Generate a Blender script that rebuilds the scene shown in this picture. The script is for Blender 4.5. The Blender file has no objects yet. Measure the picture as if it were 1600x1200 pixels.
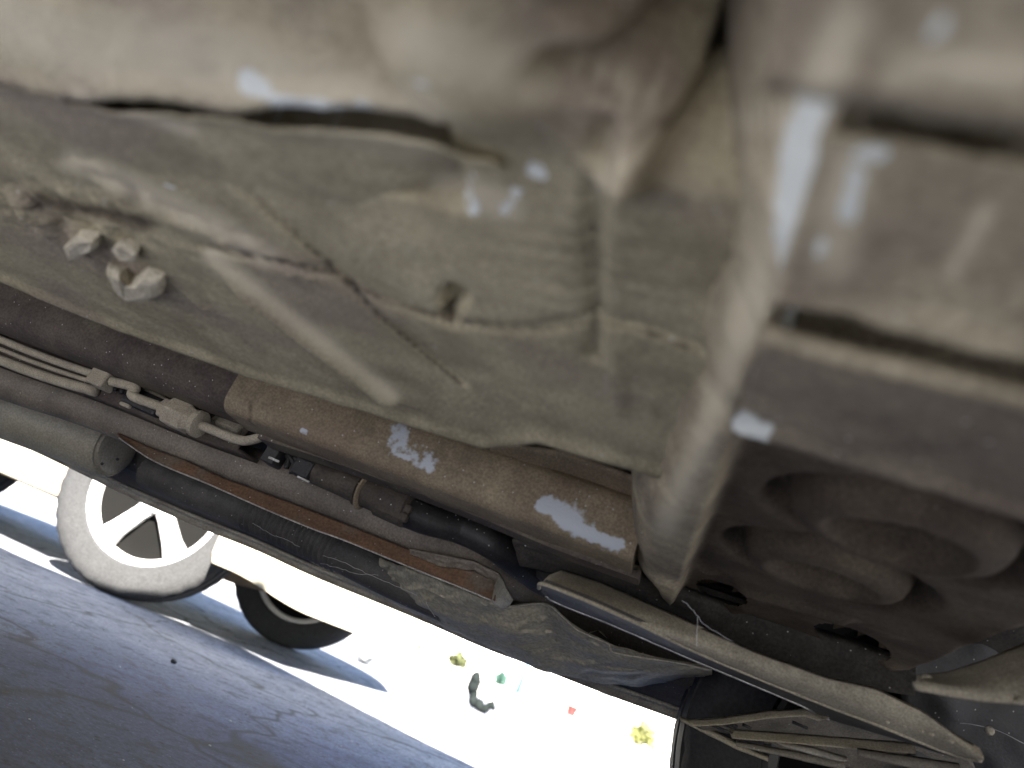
import bpy, math, random
import numpy as np
from mathutils import Matrix, Vector
random.seed(4); RNG = np.random.default_rng(7)
sc = bpy.context.scene
rad = math.radians

# ------------------------------------------------------------------ camera
F_PX, ROLL, PITCH, CAM_H, YAW = 1155.0, rad(23), rad(20.5), 0.29, rad(-17)
fw = np.array([math.sin(YAW)*math.cos(PITCH), math.cos(YAW)*math.cos(PITCH), math.sin(PITCH)])
r0 = np.array([math.cos(YAW), -math.sin(YAW), 0.0]); u0 = np.cross(r0, fw)
IX = r0*math.cos(ROLL) + u0*math.sin(ROLL)
IY = r0*math.sin(ROLL) - u0*math.cos(ROLL)
CAM = np.array([0, 0, CAM_H])
cd = bpy.data.cameras.new('camera'); cam = bpy.data.objects.new('camera', cd); sc.collection.objects.link(cam)
cd.sensor_width = 36; cd.lens = F_PX/1600*36; cd.clip_start = 0.01; cd.clip_end = 2000
M = Matrix(((IX[0], -IY[0], -fw[0], CAM[0]), (IX[1], -IY[1], -fw[1], CAM[1]), (IX[2], -IY[2], -fw[2], CAM[2]), (0, 0, 0, 1)))
cam.matrix_world = M
cd.dof.use_dof = True; cd.dof.focus_distance = 1.15; cd.dof.aperture_fstop = 3.9
sc.camera = cam

# ------------------------------------------------------------------ sky, sun, exposure
SUN_EL, SUN_AZ = rad(37), rad(156)          # azimuth clockwise from +Y: the sun stands behind the camera
sdir = Vector((math.sin(SUN_AZ)*math.cos(SUN_EL), math.cos(SUN_AZ)*math.cos(SUN_EL), math.sin(SUN_EL)))
w = bpy.data.worlds.new('World'); sc.world = w; w.use_nodes = True
nt = w.node_tree; bg = nt.nodes['Background']
sky = nt.nodes.new('ShaderNodeTexSky'); sky.sky_type = 'NISHITA'; sky.sun_disc = False
sky.sun_elevation = SUN_EL; sky.sun_rotation = SUN_AZ; sky.air_density = 1.0; sky.dust_density = 0.6
nt.links.new(sky.outputs[0], bg.inputs[0]); bg.inputs[1].default_value = 0.05
sl = bpy.data.lights.new('sun', 'SUN'); sl.energy = 5.0; sl.angle = rad(0.5); sl.color = (1.0, 0.93, 0.82)
so = bpy.data.objects.new('sun', sl); sc.collection.objects.link(so)
so.rotation_euler = sdir.to_track_quat('Z', 'Y').to_euler(); so.location = (2, -6, 8)
sc.view_settings.view_transform = 'Standard'; sc.view_settings.look = 'None'
sc.view_settings.exposure = 3.2; sc.view_settings.gamma = 1
sc.render.engine = 'CYCLES'
cy = sc.cycles
cy.use_denoising = True; cy.max_bounces = 10; cy.diffuse_bounces = 7; cy.glossy_bounces = 4
cy.caustics_reflective = False; cy.caustics_refractive = False; cy.sample_clamp_indirect = 8

# ------------------------------------------------------------------ pixel -> place
def P(px, py, Y=None, z=None):
    v = fw*F_PX + IX*(px-800) + IY*(py-600)
    if Y is not None: return CAM + v*(Y/v[1])
    return CAM + v*((z-CAM_H)/v[2])
def PL(pts, Y=None, z=None):
    return [P(p[0], p[1], Y=(p[2] if len(p) > 2 else Y), z=(None if len(p) > 2 else z)) for p in pts]
def proj(V):
    q = np.asarray(V)-CAM; d = q@fw; d = np.where(np.abs(d) < 1e-6, 1e-6, d)
    return np.stack([800+F_PX*(q@IX)/d, 600+F_PX*(q@IY)/d], -1)

# ------------------------------------------------------------------ numpy noise
def vnoise(x, y, s=0):
    xi, yi = np.floor(x).astype(np.int64), np.floor(y).astype(np.int64); xf, yf = x-xi, y-yi
    def h(a, b):
        n = (a*374761393 + b*668265263 + s*1442695041) & 0xffffffff
        n = ((n ^ (n >> 13))*1274126177) & 0xffffffff
        return ((n ^ (n >> 16)) & 0xffff)/65535.0
    u, v = xf*xf*(3-2*xf), yf*yf*(3-2*yf)
    return (h(xi, yi)*(1-u)+h(xi+1, yi)*u)*(1-v) + (h(xi, yi+1)*(1-u)+h(xi+1, yi+1)*u)*v
def fbm(x, y, o=4, s=0):
    t, a = 0, .5
    for k in range(o): t = t+a*(vnoise(x, y, s+k)-.5); x, y, a = x*2.03+7.1, y*2.03+3.7, a*.5
    return t
def S(t): t = np.clip(t, 0, 1); return t*t*(3-2*t)
def pdist(X, Y, poly):
    """distance to a polyline, signed side (+ on the left of its direction), position 0..1 along it"""
    poly = np.asarray(poly)[:, :2]; D = np.full(X.shape, 9e9); SG = np.zeros(X.shape); T = np.zeros(X.shape); n = len(poly)-1
    for i in range(n):
        a, b = poly[i], poly[i+1]; e = b-a; L = e@e+1e-12
        t = np.clip(((X-a[0])*e[0]+(Y-a[1])*e[1])/L, 0, 1)
        dx, dy = X-a[0]-t*e[0], Y-a[1]-t*e[1]; d = np.hypot(dx, dy); m = d < D
        D = np.where(m, d, D); SG = np.where(m, np.sign(e[0]*dy-e[1]*dx), SG); T = np.where(m, (i+t)/n, T)
    return D, SG, T

# ------------------------------------------------------------------ materials
def mat(name): m = bpy.data.materials.new(name); m.use_nodes = True; return m, m.node_tree, m.node_tree.nodes['Principled BSDF']
def dusty(name, c1, c2, scale=14, rough=.9, bump=.3, fine=260, speck=0.0, chip=None, metal=0.0, c3=None, spec=.25, stretch=None, bdist=.002):
    m, t, b = mat(name); N, L = t.nodes, t.links
    tc = N.new('ShaderNodeTexCoord'); co = tc.outputs['Object']
    if stretch:
        mp = N.new('ShaderNodeMapping'); mp.inputs['Scale'].default_value = stretch; L.new(co, mp.inputs[0]); cs = mp.outputs[0]
    else: cs = co
    n1 = N.new('ShaderNodeTexNoise'); n1.inputs['Scale'].default_value = scale; n1.inputs['Detail'].default_value = 6; n1.inputs['Roughness'].default_value = .62; L.new(cs, n1.inputs[0])
    r = N.new('ShaderNodeValToRGB'); e = r.color_ramp.elements
    e[0].position = .34; e[0].color = (*c2, 1); e[1].position = .66; e[1].color = (*c1, 1)
    L.new(n1.outputs[0], r.inputs[0]); col = r.outputs[0]
    def mix(fac, A, B, typ='MIX'):
        x = N.new('ShaderNodeMix'); x.data_type = 'RGBA'; x.blend_type = typ
        if hasattr(fac, 'links'): L.new(fac, x.inputs[0])
        else: x.inputs[0].default_value = fac
        for s, v in ((6, A), (7, B)):
            if hasattr(v, 'links'): L.new(v, x.inputs[s])
            else: x.inputs[s].default_value = (*v, 1)
        return x.outputs[2]
    def ramp(src, a, bb):
        q = N.new('ShaderNodeMapRange'); q.interpolation_type = 'SMOOTHSTEP'; L.new(src, q.inputs[0]); q.inputs[1].default_value = a; q.inputs[2].default_value = bb; return q.outputs[0]
    if c3:
        n3 = N.new('ShaderNodeTexNoise'); n3.inputs['Scale'].default_value = scale*.45; n3.inputs['Detail'].default_value = 5; L.new(co, n3.inputs[0])
        col = mix(ramp(n3.outputs[0], .48, .66), col, c3)
    n2 = N.new('ShaderNodeTexNoise'); n2.inputs['Scale'].default_value = fine; n2.inputs['Detail'].default_value = 4; L.new(co, n2.inputs[0])
    g = ramp(n2.outputs[0], .25, .75)
    gm = N.new('ShaderNodeMapRange'); L.new(g, gm.inputs[0]); gm.inputs[3].default_value = .72; gm.inputs[4].default_value = 1.22
    cb = N.new('ShaderNodeCombineColor')
    for k in range(3): L.new(gm.outputs[0], cb.inputs[k])
    col = mix(1.0, col, cb.outputs[0], 'MULTIPLY')
    if speck:
        vo = N.new('ShaderNodeTexVoronoi'); vo.inputs['Scale'].default_value = 170; L.new(co, vo.inputs[0])
        k = N.new('ShaderNodeMath'); k.operation = 'LESS_THAN'; L.new(vo.outputs['Distance'], k.inputs[0]); k.inputs[1].default_value = .17
        sn = N.new('ShaderNodeSeparateColor'); L.new(vo.outputs['Color'], sn.inputs[0])
        k2 = N.new('ShaderNodeMath'); k2.operation = 'LESS_THAN'; L.new(sn.outputs[0], k2.inputs[0]); k2.inputs[1].default_value = speck
        k3 = N.new('ShaderNodeMath'); k3.operation = 'MULTIPLY'; L.new(k.outputs[0], k3.inputs[0]); L.new(k2.outputs[0], k3.inputs[1])
        col = mix(k3.outputs[0], col, (.5, .48, .43))
    def attr_mask(an, lo, hi, amt=.45, sc_=90):
        a = N.new('ShaderNodeAttribute'); a.attribute_name = an
        nn = N.new('ShaderNodeTexNoise'); nn.inputs['Scale'].default_value = sc_; nn.inputs['Detail'].default_value = 5; L.new(co, nn.inputs[0])
        ad = N.new('ShaderNodeMath'); ad.operation = 'MULTIPLY_ADD'; L.new(nn.outputs[0], ad.inputs[0]); ad.inputs[1].default_value = amt; L.new(a.outputs['Fac'], ad.inputs[2])
        return ramp(ad.outputs[0], lo+amt*.5, hi+amt*.5)
    if chip:
        col = mix(attr_mask('dust_light', .02, 1.05, .5, 22), col, (.60, .53, .38))  # pale tint: dusty edges with the light on them put into the colour
        col = mix(attr_mask('dirt_shade', .3, .8), col, mix(1.0, col, (.30, .275, .28), 'MULTIPLY'))  # darkens dirt lines, and also paints in shade
        col = mix(attr_mask('chip', .42, .62, .8, 110), col, chip)
    L.new(col, b.inputs['Base Color'])
    bp = N.new('ShaderNodeBump'); bp.inputs['Strength'].default_value = bump; bp.inputs['Distance'].default_value = bdist
    ba = N.new('ShaderNodeMath'); ba.operation = 'MULTIPLY_ADD'; L.new(n1.outputs[0], ba.inputs[0]); ba.inputs[1].default_value = 1.4; L.new(n2.outputs[0], ba.inputs[2])
    L.new(ba.outputs[0], bp.inputs['Height']); L.new(bp.outputs[0], b.inputs['Normal'])
    b.inputs['Roughness'].default_value = rough; b.inputs['Metallic'].default_value = metal; b.inputs['Specular IOR Level'].default_value = spec
    return m
WHITE = (.66, .68, .62)
M_PAN = dusty('dusty underseal', (.445, .388, .250), (.265, .229, .146), 16, bump=.5, fine=330, speck=.06, chip=WHITE, c3=(.30, .25, .18), bdist=.0016)
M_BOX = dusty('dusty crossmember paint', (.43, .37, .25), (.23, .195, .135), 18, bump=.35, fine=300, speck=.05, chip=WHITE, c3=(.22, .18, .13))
M_BOXD = dusty('shaded crossmember paint', (.27, .225, .16), (.14, .115, .085), 18, bump=.35, fine=300, speck=.05, chip=WHITE, c3=(.15, .12, .09))  # darker copy of the crossmember paint, shade put into the colour
M_RAIL = dusty('brown dusty frame paint', (.33, .265, .17), (.20, .16, .105), 22, rough=.75, bump=.35, fine=380, speck=.10, chip=(.52, .55, .57), c3=(.23, .175, .115), spec=.3)
M_RAIL2 = dusty('dark stained frame paint', (.13, .105, .085), (.075, .06, .052), 20, rough=.8, fine=300, speck=.12, c3=(.15, .13, .09))
M_PIPE = dusty('dusty exhaust steel', (.235, .20, .155), (.14, .12, .095), 16, rough=.6, bump=.25, fine=320, speck=.10, spec=.4)
M_MUFF = dusty('greyed muffler steel', (.36, .335, .265), (.24, .22, .175), 12, rough=.55, bump=.2, fine=300, speck=.05, spec=.4)
M_LINE = dusty('dusty brake tube', (.50, .445, .33), (.36, .315, .235), 30, rough=.85, bump=.25, fine=500)
M_BLACK = dusty('dusty black plastic', (.035, .033, .031), (.016, .016, .017), 30, rough=.55, bump=.25, fine=300, speck=.12, spec=.4)
M_RUBBER = dusty('grey brown rubber hose', (.095, .08, .062), (.05, .043, .036), 26, rough=.7, bump=.3, fine=300, speck=.1)
M_RUST = dusty('rusty steel edge', (.21, .125, .075), (.125, .078, .052), 30, rough=.7, bump=.5, fine=260, speck=.10, c3=(.17, .135, .105), stretch=(.3, 1, 1))
M_FOIL = dusty('crumpled aluminium shield', (.52, .47, .34), (.36, .33, .245), 14, rough=.55, bump=.4, fine=180, metal=.15, speck=.05, spec=.4)
M_ARM = dusty('dusty steel arm', (.46, .41, .30), (.32, .285, .21), 20, rough=.8, bump=.25, fine=380, speck=.05, chip=WHITE)
M_ARMD = dusty('grey steel underside', (.10, .095, .085), (.055, .052, .05), 20, rough=.6, bump=.25, fine=380, speck=.08, spec=.4)
M_TUNNEL = dusty('dark tunnel underseal', (.07, .062, .05), (.035, .032, .028), 18, rough=.85, fine=260, speck=.06)
M_SILL = dusty('dark sill metal', (.15, .13, .105), (.08, .07, .058), 12, rough=.6, bump=.2, fine=300, speck=.08, c3=(.085, .068, .055), spec=.4, stretch=(.35, 1, 1))
M_SILLE = dusty('worn sill edge', (.40, .38, .32), (.22, .20, .17), 20, rough=.5, bump=.3, fine=300, spec=.4)
M_BRIGHT = dusty('bare bright metal', (.55, .54, .5), (.3, .29, .27), 60, rough=.35, bump=.3, fine=300, metal=.6)
M_WEB = dusty('cobweb', (.6, .6, .58), (.5, .5, .48), 60, rough=.8)
M_CLOD = dusty('flaking underseal', (.56, .50, .37), (.44, .39, .28), 40, bump=.5, fine=260)
M_TYRE = dusty('tyre rubber', (.030, .030, .032), (.018, .018, .02), 14, rough=.75, bump=.3, fine=200)
M_TYREB = dusty('dusty tyre rubber', (.044, .045, .048), (.038, .039, .042), 9, rough=.8, bump=.08, fine=160)
M_ALLOY = dusty('silver alloy', (.72, .72, .72), (.6, .6, .6), 9, rough=.35, bump=.05, fine=160, spec=.5)
M_DISC = dusty('brown brake disc', (.16, .10, .07), (.09, .06, .045), 20, rough=.6, metal=.3)
def plain(name, c, rough=.5, metal=0, spec=.5, coat=0):
    m, t, b = mat(name); N, L = t.nodes, t.links
    n = N.new('ShaderNodeTexNoise'); n.inputs['Scale'].default_value = 6; n.inputs['Detail'].default_value = 5
    tc = N.new('ShaderNodeTexCoord'); L.new(tc.outputs['Object'], n.inputs[0])
    r = N.new('ShaderNodeValToRGB'); e = r.color_ramp.elements
    e[0].position = .3; e[0].color = (*[q*.8 for q in c], 1); e[1].position = .7; e[1].color = (*c, 1)
    L.new(n.outputs[0], r.inputs[0]); L.new(r.outputs[0], b.inputs['Base Color'])
    b.inputs['Roughness'].default_value = rough; b.inputs['Metallic'].default_value = metal; b.inputs['Specular IOR Level'].default_value = spec; b.inputs['Coat Weight'].default_value = coat
    return m
M_WPAINT = plain('cream car paint', (.56, .51, .39), .3, coat=.4)
M_APAINT = plain('silver car paint', (.35, .35, .34), .35, .3, coat=.4)
M_GLASS = plain('dark car glass', (.02, .025, .03), .08)
M_TRIM = plain('black trim', (.03, .03, .03), .6)
M_PIT = plain('black wheel shade', (.008, .008, .008), .95, spec=.05)  # black stands in for the deep shade behind the spokes
M_UNDER = plain('muddy underbody', (.13, .10, .07), .9)

# ------------------------------------------------------------------ mesh helpers
def obj(name, V, F, m, parent=None, smooth=True, attrs=None):
    me = bpy.data.meshes.new(name); V = np.asarray(V, float)
    me.from_pydata(V.tolist(), [], [tuple(int(i) for i in f) for f in F] if not isinstance(F, np.ndarray) else F.tolist())
    if smooth: me.polygons.foreach_set('use_smooth', np.ones(len(me.polygons), bool))
    if attrs:
        for k, a in attrs.items():
            at = me.attributes.new(k, 'FLOAT', 'POINT'); at.data.foreach_set('value', np.asarray(a, np.float32))
    me.materials.append(m); me.update()
    o = bpy.data.objects.new(name, me); sc.collection.objects.link(o)
    if parent: o.parent = parent
    return o
def fixn(o):
    import bmesh
    bm = bmesh.new(); bm.from_mesh(o.data); bmesh.ops.recalc_face_normals(bm, faces=bm.faces); bm.to_mesh(o.data); bm.free(); return o
def sharp(o, ang=38):
    import bmesh
    bm = bmesh.new(); bm.from_mesh(o.data); bmesh.ops.recalc_face_normals(bm, faces=bm.faces)
    for e in bm.edges:
        e.smooth = not (len(e.link_faces) == 2 and e.calc_face_angle(0) > rad(ang))
    bm.to_mesh(o.data); bm.free(); return o
def bevel(o, w_, seg=2):
    b = o.modifiers.new('b', 'BEVEL'); b.width = w_; b.segments = seg; b.limit_method = 'ANGLE'; b.angle_limit = rad(35); return o
def grid_faces(nu, nv, closed_v=False):
    F = []
    for i in range(nu-1):
        for j in range(nv if closed_v else nv-1):
            F.append((i*nv+j, i*nv+(j+1) % nv, (i+1)*nv+(j+1) % nv, (i+1)*nv+j))
    return F
def smoothpath(pts, res=8):
    p = [np.asarray(q, float) for q in pts]
    if len(p) < 3 or res < 2: return p
    p = [2*p[0]-p[1]]+p+[2*p[-1]-p[-2]]; out = []
    for i in range(1, len(p)-2):
        for k in range(res):
            t = k/res; a, b, c, d = p[i-1:i+3]
            out.append(.5*((2*b)+(-a+c)*t+(2*a-5*b+4*c-d)*t*t+(-a+3*b-3*c+d)*t**3))
    out.append(p[-2]); return out
def resample(pts, n):
    p = np.array(pts); d = np.r_[0, np.cumsum(np.linalg.norm(np.diff(p, axis=0), axis=1))]
    t = np.linspace(0, d[-1], n); return np.stack([np.interp(t, d, p[:, k]) for k in range(3)], -1)
def tube(pts, r, seg=12, res=8, rfun=None):
    c = smoothpath(pts, res); n = len(c); V = []
    t = [c[min(i+1, n-1)]-c[max(i-1, 0)] for i in range(n)]; t = [q/np.linalg.norm(q) for q in t]
    up = np.array([0, 0, 1.0]); a = np.cross(t[0], up); a = a/np.linalg.norm(a)
    for i in range(n):
        a = a-t[i]*(a@t[i]); a = a/np.linalg.norm(a); b = np.cross(t[i], a)
        rr = rfun(i/(n-1)) if rfun else r
        for k in range(seg):
            th = 2*math.pi*k/seg; V.append(c[i]+rr*(math.cos(th)*a+math.sin(th)*b))
    F = grid_faces(n, seg, True); F += [tuple(range(seg))[::-1], tuple((n-1)*seg+k for k in range(seg))]
    return V, F
def sweep(profile, path, up=(0, 0, 1)):
    """closed profile [(side, up)] swept along a path; side is horizontal, to the right of the path"""
    up = np.array(up, float); V = []; n = len(path); k = len(profile)
    for i in range(n):
        t = path[min(i+1, n-1)]-path[max(i-1, 0)]; t = t/np.linalg.norm(t)
        s = np.cross(t, up); s = s/np.linalg.norm(s); uu = np.cross(s, t)
        for a, b in profile: V.append(path[i]+s*a+uu*b)
    F = grid_faces(n, k, True)+[tuple(range(k))[::-1], tuple((n-1)*k+j for j in range(k))]
    return V, F
def rrect(w_, h, r, n=5):
    out = []
    for cx, cyy, a0 in ((w_/2-r, h/2-r, 0), (-w_/2+r, h/2-r, 90), (-w_/2+r, -h/2+r, 180), (w_/2-r, -h/2+r, 270)):
        for k in range(n): a = rad(a0+90*k/(n-1)); out.append((cx+r*math.cos(a), cyy+r*math.sin(a)))
    return out
def sheet(A, B, nu, nv, thick, disp=None, bow=None):
    """a bent sheet between two 3-D polylines, given a thickness away from the viewer"""
    a, b = resample(A, nu), resample(B, nu); v = np.linspace(0, 1, nv)[None, :, None]
    G = a[:, None, :]*(1-v)+b[:, None, :]*v
    if bow is not None: G = G+np.asarray(bow)*(np.sin(np.pi*v))
    if disp is not None: G = G+disp(np.linspace(0, 1, nu)[:, None], v[..., 0])[..., None]*np.array([0, -1.0, -.35])
    T = np.asarray(thick)[None, None, :]; H = G+T; n = nu*nv
    V = np.concatenate([G.reshape(-1, 3), H.reshape(-1, 3)]); F = grid_faces(nu, nv)
    F = [f for f in F]+[tuple(n+q for q in f[::-1]) for f in F]
    for i in range(nu-1):
        F += [(i*nv, (i+1)*nv, n+(i+1)*nv, n+i*nv), (i*nv+nv-1, n+i*nv+nv-1, n+(i+1)*nv+nv-1, (i+1)*nv+nv-1)]
    for j in range(nv-1):
        F += [(j, n+j, n+j+1, j+1), ((nu-1)*nv+j, (nu-1)*nv+j+1, n+(nu-1)*nv+j+1, n+(nu-1)*nv+j)]
    return V, F
def revolve(prof, c, axis, seg=32, cap=True):
    """profile [(along axis, radius)] about an axis through c"""
    ax = np.asarray(axis, float); ax = ax/np.linalg.norm(ax); q = np.array([0, 0, 1.0]) if abs(ax[2]) < .9 else np.array([1.0, 0, 0])
    a = np.cross(ax, q); a = a/np.linalg.norm(a); b = np.cross(ax, a); V = []
    for s, r in prof:
        for k in range(seg): th = 2*math.pi*k/seg; V.append(np.asarray(c)+ax*s+r*(math.cos(th)*a+math.sin(th)*b))
    F = grid_faces(len(prof), seg, True); n = len(prof)
    if cap: F += [tuple(range(seg))[::-1], tuple((n-1)*seg+k for k in range(seg))]
    return V, F
def boxm(c, s, rot=0, ax=None):
    c = np.asarray(c, float); V = []
    ca, sa = math.cos(rot), math.sin(rot)
    for x in (-.5, .5):
        for y in (-.5, .5):
            for z in (-.5, .5):
                d = np.array([x*s[0], y*s[1], z*s[2]])
                if ax is not None: d = ax[0]*d[0]+ax[1]*d[1]+ax[2]*d[2]
                else: d = np.array([d[0]*ca-d[1]*sa, d[0]*sa+d[1]*ca, d[2]])
                V.append(c+d)
    return V, [(0, 1, 3, 2), (4, 6, 7, 5), (0, 4, 5, 1), (2, 3, 7, 6), (0, 2, 6, 4), (1, 5, 7, 3)]
def prism(poly, z0, z1):
    n = len(poly); V = [(x, y, z0) for x, y in poly]+[(x, y, z1) for x, y in poly]
    return V, [tuple(range(n))[::-1], tuple(range(n, 2*n))]+[(i, (i+1) % n, n+(i+1) % n, n+i) for i in range(n)]
def empty(name, loc=(0, 0, 0), rz=0, parent=None):
    o = bpy.data.objects.new(name, None); sc.collection.objects.link(o); o.location = loc; o.rotation_euler = (0, 0, rz); o.empty_display_size = .2
    if parent: o.parent = parent
    return o
def tag(o, label, cat, group=None):
    o['label'] = label; o['category'] = cat
    if group: o['group'] = group
    return o
LIT_EDGES = [([(-300, -60), (100, 60), (380, 110), (640, 190)], 60), ([(640, 60), (820, 120)], 50), ([(1330, 20), (1300, 90), (1250, 200), (1228, 330), (1160, 520)], 34), ([(1160, 520), (1100, 680), (1040, 820)], 22), ([(1400, 108), (1600, 108)], 26), ([(1330, 260), (1300, 400)], 40), ([(1540, 330), (1490, 420)], 16),  # edges and faces that catch the light, painted paler; flank also worn pale
        ([(330, 400), (480, 515), (610, 617)], 16), ([(935, 292), (1000, 235), (1060, 212), (1140, 190), (1230, 180)], 15), ([(120, 150), (300, 205)], 10), ([(880, 80), (1000, 150), (1060, 170)], 20), ([(110, 250), (330, 350), (420, 400)], 20), ([(700, 290), (800, 320)], 26)]
def maskpx(V, strokes):
    """soft mask round strokes given in photo pixels: [(polyline, half width)]"""
    q = proj(V); out = np.zeros(len(q))
    for pl, hw in strokes:
        d, _, _ = pdist(q[:, 0], q[:, 1], np.array(pl, float)); out = np.maximum(out, np.clip(1-d/(2*hw), 0, 1))
    return out

# ================================================================== SETTING: ground
def ground_mat():
    m, t, b = mat('worn grey concrete'); N, L = t.nodes, t.links
    tc = N.new('ShaderNodeTexCoord'); co = tc.outputs['Object']
    def noise(s, d=6, r=.6):
        n = N.new('ShaderNodeTexNoise'); n.inputs['Scale'].default_value = s; n.inputs['Detail'].default_value = d; n.inputs['Roughness'].default_value = r; L.new(co, n.inputs[0]); return n.outputs[0]
    def rampc(src, stops):
        r = N.new('ShaderNodeValToRGB'); e = r.color_ramp.elements
        while len(e) < len(stops): e.new(.5)
        for k, (p, c) in enumerate(stops): e[k].position = p; e[k].color = (*c, 1)
        L.new(src, r.inputs[0]); return r.outputs[0]
    def mix(f, A, B, typ='MIX'):
        x = N.new('ShaderNodeMix'); x.data_type = 'RGBA'; x.blend_type = typ
        for s, v in ((0, f), (6, A), (7, B)):
            if hasattr(v, 'links'): L.new(v, x.inputs[s])
            else: x.inputs[s].default_value = v if s == 0 else (*v, 1)
        return x.outputs[2]
    base = rampc(noise(3.2, 8, .65), [(.32, (.18, .19, .225)), (.5, (.25, .26, .30)), (.7, (.33, .34, .375))])
    fine = rampc(noise(95, 5, .7), [(.3, (.45, .45, .45)), (.52, (1, 1, 1)), (.75, (1.4, 1.4, 1.4))])
    col = mix(1.0, base, fine, 'MULTIPLY')
    blot = rampc(noise(17, 5, .65), [(.34, (.35, .35, .38)), (.50, (1, 1, 1))])
    col = mix(.9, col, blot, 'MULTIPLY')
    vo = N.new('ShaderNodeTexVoronoi'); vo.inputs['Scale'].default_value = 120; L.new(co, vo.inputs[0])
    sp = rampc(vo.outputs['Distance'], [(.12, (1, 1, 1)), (.22, (0, 0, 0))])
    sc_ = N.new('ShaderNodeSeparateColor'); L.new(vo.outputs['Color'], sc_.inputs[0])
    lt = N.new('ShaderNodeMath'); lt.operation = 'LESS_THAN'; L.new(sc_.outputs[1], lt.inputs[0]); lt.inputs[1].default_value = .30
    mm = N.new('ShaderNodeMath'); mm.operation = 'MULTIPLY'; L.new(sp, mm.inputs[0]); L.new(lt.outputs[0], mm.inputs[1])
    col = mix(mm.outputs[0], col, (.62, .62, .62))
    vd = N.new('ShaderNodeTexVoronoi'); vd.inputs['Scale'].default_value = 34; L.new(co, vd.inputs[0])
    sd = rampc(vd.outputs['Distance'], [(.12, (1, 1, 1)), (.22, (0, 0, 0))])
    sc2 = N.new('ShaderNodeSeparateColor'); L.new(vd.outputs['Color'], sc2.inputs[0])
    lt2 = N.new('ShaderNodeMath'); lt2.operation = 'LESS_THAN'; L.new(sc2.outputs[2], lt2.inputs[0]); lt2.inputs[1].default_value = .34
    m2 = N.new('ShaderNodeMath'); m2.operation = 'MULTIPLY'; L.new(sd, m2.inputs[0]); L.new(lt2.outputs[0], m2.inputs[1])
    col = mix(m2.outputs[0], col, (.07, .07, .075))
    # hairline cracks
    wv = N.new('ShaderNodeTexVoronoi'); wv.feature = 'DISTANCE_TO_EDGE'; wv.inputs['Scale'].default_value = 1.0
    dn = N.new('ShaderNodeTexNoise'); dn.inputs['Scale'].default_value = 4; L.new(co, dn.inputs[0])
    va = N.new('ShaderNodeVectorMath'); va.operation = 'MULTIPLY_ADD'; L.new(dn.outputs['Color'], va.inputs[0]); va.inputs[1].default_value = (.35, .35, 0); L.new(co, va.inputs[2]); L.new(va.outputs[0], wv.inputs[0])
    cr = rampc(wv.outputs['Distance'], [(.003, (.25, .25, .25)), (.014, (1, 1, 1))])
    col = mix(.9, col, cr, 'MULTIPLY')
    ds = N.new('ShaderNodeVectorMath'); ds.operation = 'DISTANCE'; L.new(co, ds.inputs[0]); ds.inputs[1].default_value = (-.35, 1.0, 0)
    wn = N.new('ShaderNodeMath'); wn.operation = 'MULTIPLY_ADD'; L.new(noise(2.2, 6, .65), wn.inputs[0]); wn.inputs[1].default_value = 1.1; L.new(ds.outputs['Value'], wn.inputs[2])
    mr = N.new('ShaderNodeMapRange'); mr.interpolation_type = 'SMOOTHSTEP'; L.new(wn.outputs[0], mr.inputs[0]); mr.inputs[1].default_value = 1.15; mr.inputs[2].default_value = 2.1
    col = mix(mr.outputs[0], mix(1.0, col, (.23, .30, .54), 'MULTIPLY'), col)  # darker bluish patch: ground stain, with skylit shade put into the colour
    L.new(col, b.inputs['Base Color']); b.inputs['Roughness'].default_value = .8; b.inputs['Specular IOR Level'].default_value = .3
    bp = N.new('ShaderNodeBump'); bp.inputs['Strength'].default_value = .6; bp.inputs['Distance'].default_value = .004
    L.new(noise(110, 6, .7), bp.inputs['Height']); L.new(bp.outputs[0], b.inputs['Normal'])
    return m
M_GROUND = ground_mat()
def ground_mesh():
    xs = np.r_[-400, -60, -20, -8, np.linspace(-4, 2, 121), 8, 20, 60, 400]; ys = np.r_[-400, -60, -10, -3, np.linspace(0, 6, 121), 9, 20, 60, 400]
    X, Y = np.meshgrid(xs, ys, indexing='ij'); Z = fbm(X*2.1, Y*2.1, 4, 3)*.010*((np.abs(X) < 5) & (Y > -.1) & (Y < 6.1))
    return np.stack([X, Y, Z], -1).reshape(-1, 3), grid_faces(len(xs), len(ys))
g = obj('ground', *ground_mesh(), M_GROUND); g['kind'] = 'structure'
pv = obj('pavement', *boxm((-20, 34, .035), (160, 48, .19)), plain('pale pavement', (.42, .41, .39), .9), smooth=False); pv['kind'] = 'structure'; bevel(pv, .02)

# ================================================================== CAR ABOVE THE CAMERA
CAR = empty('car', (-.9, .6, 0))
ROOT_OFF = np.array([-.9, .6, 0])
PAN_Z = .47
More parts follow.
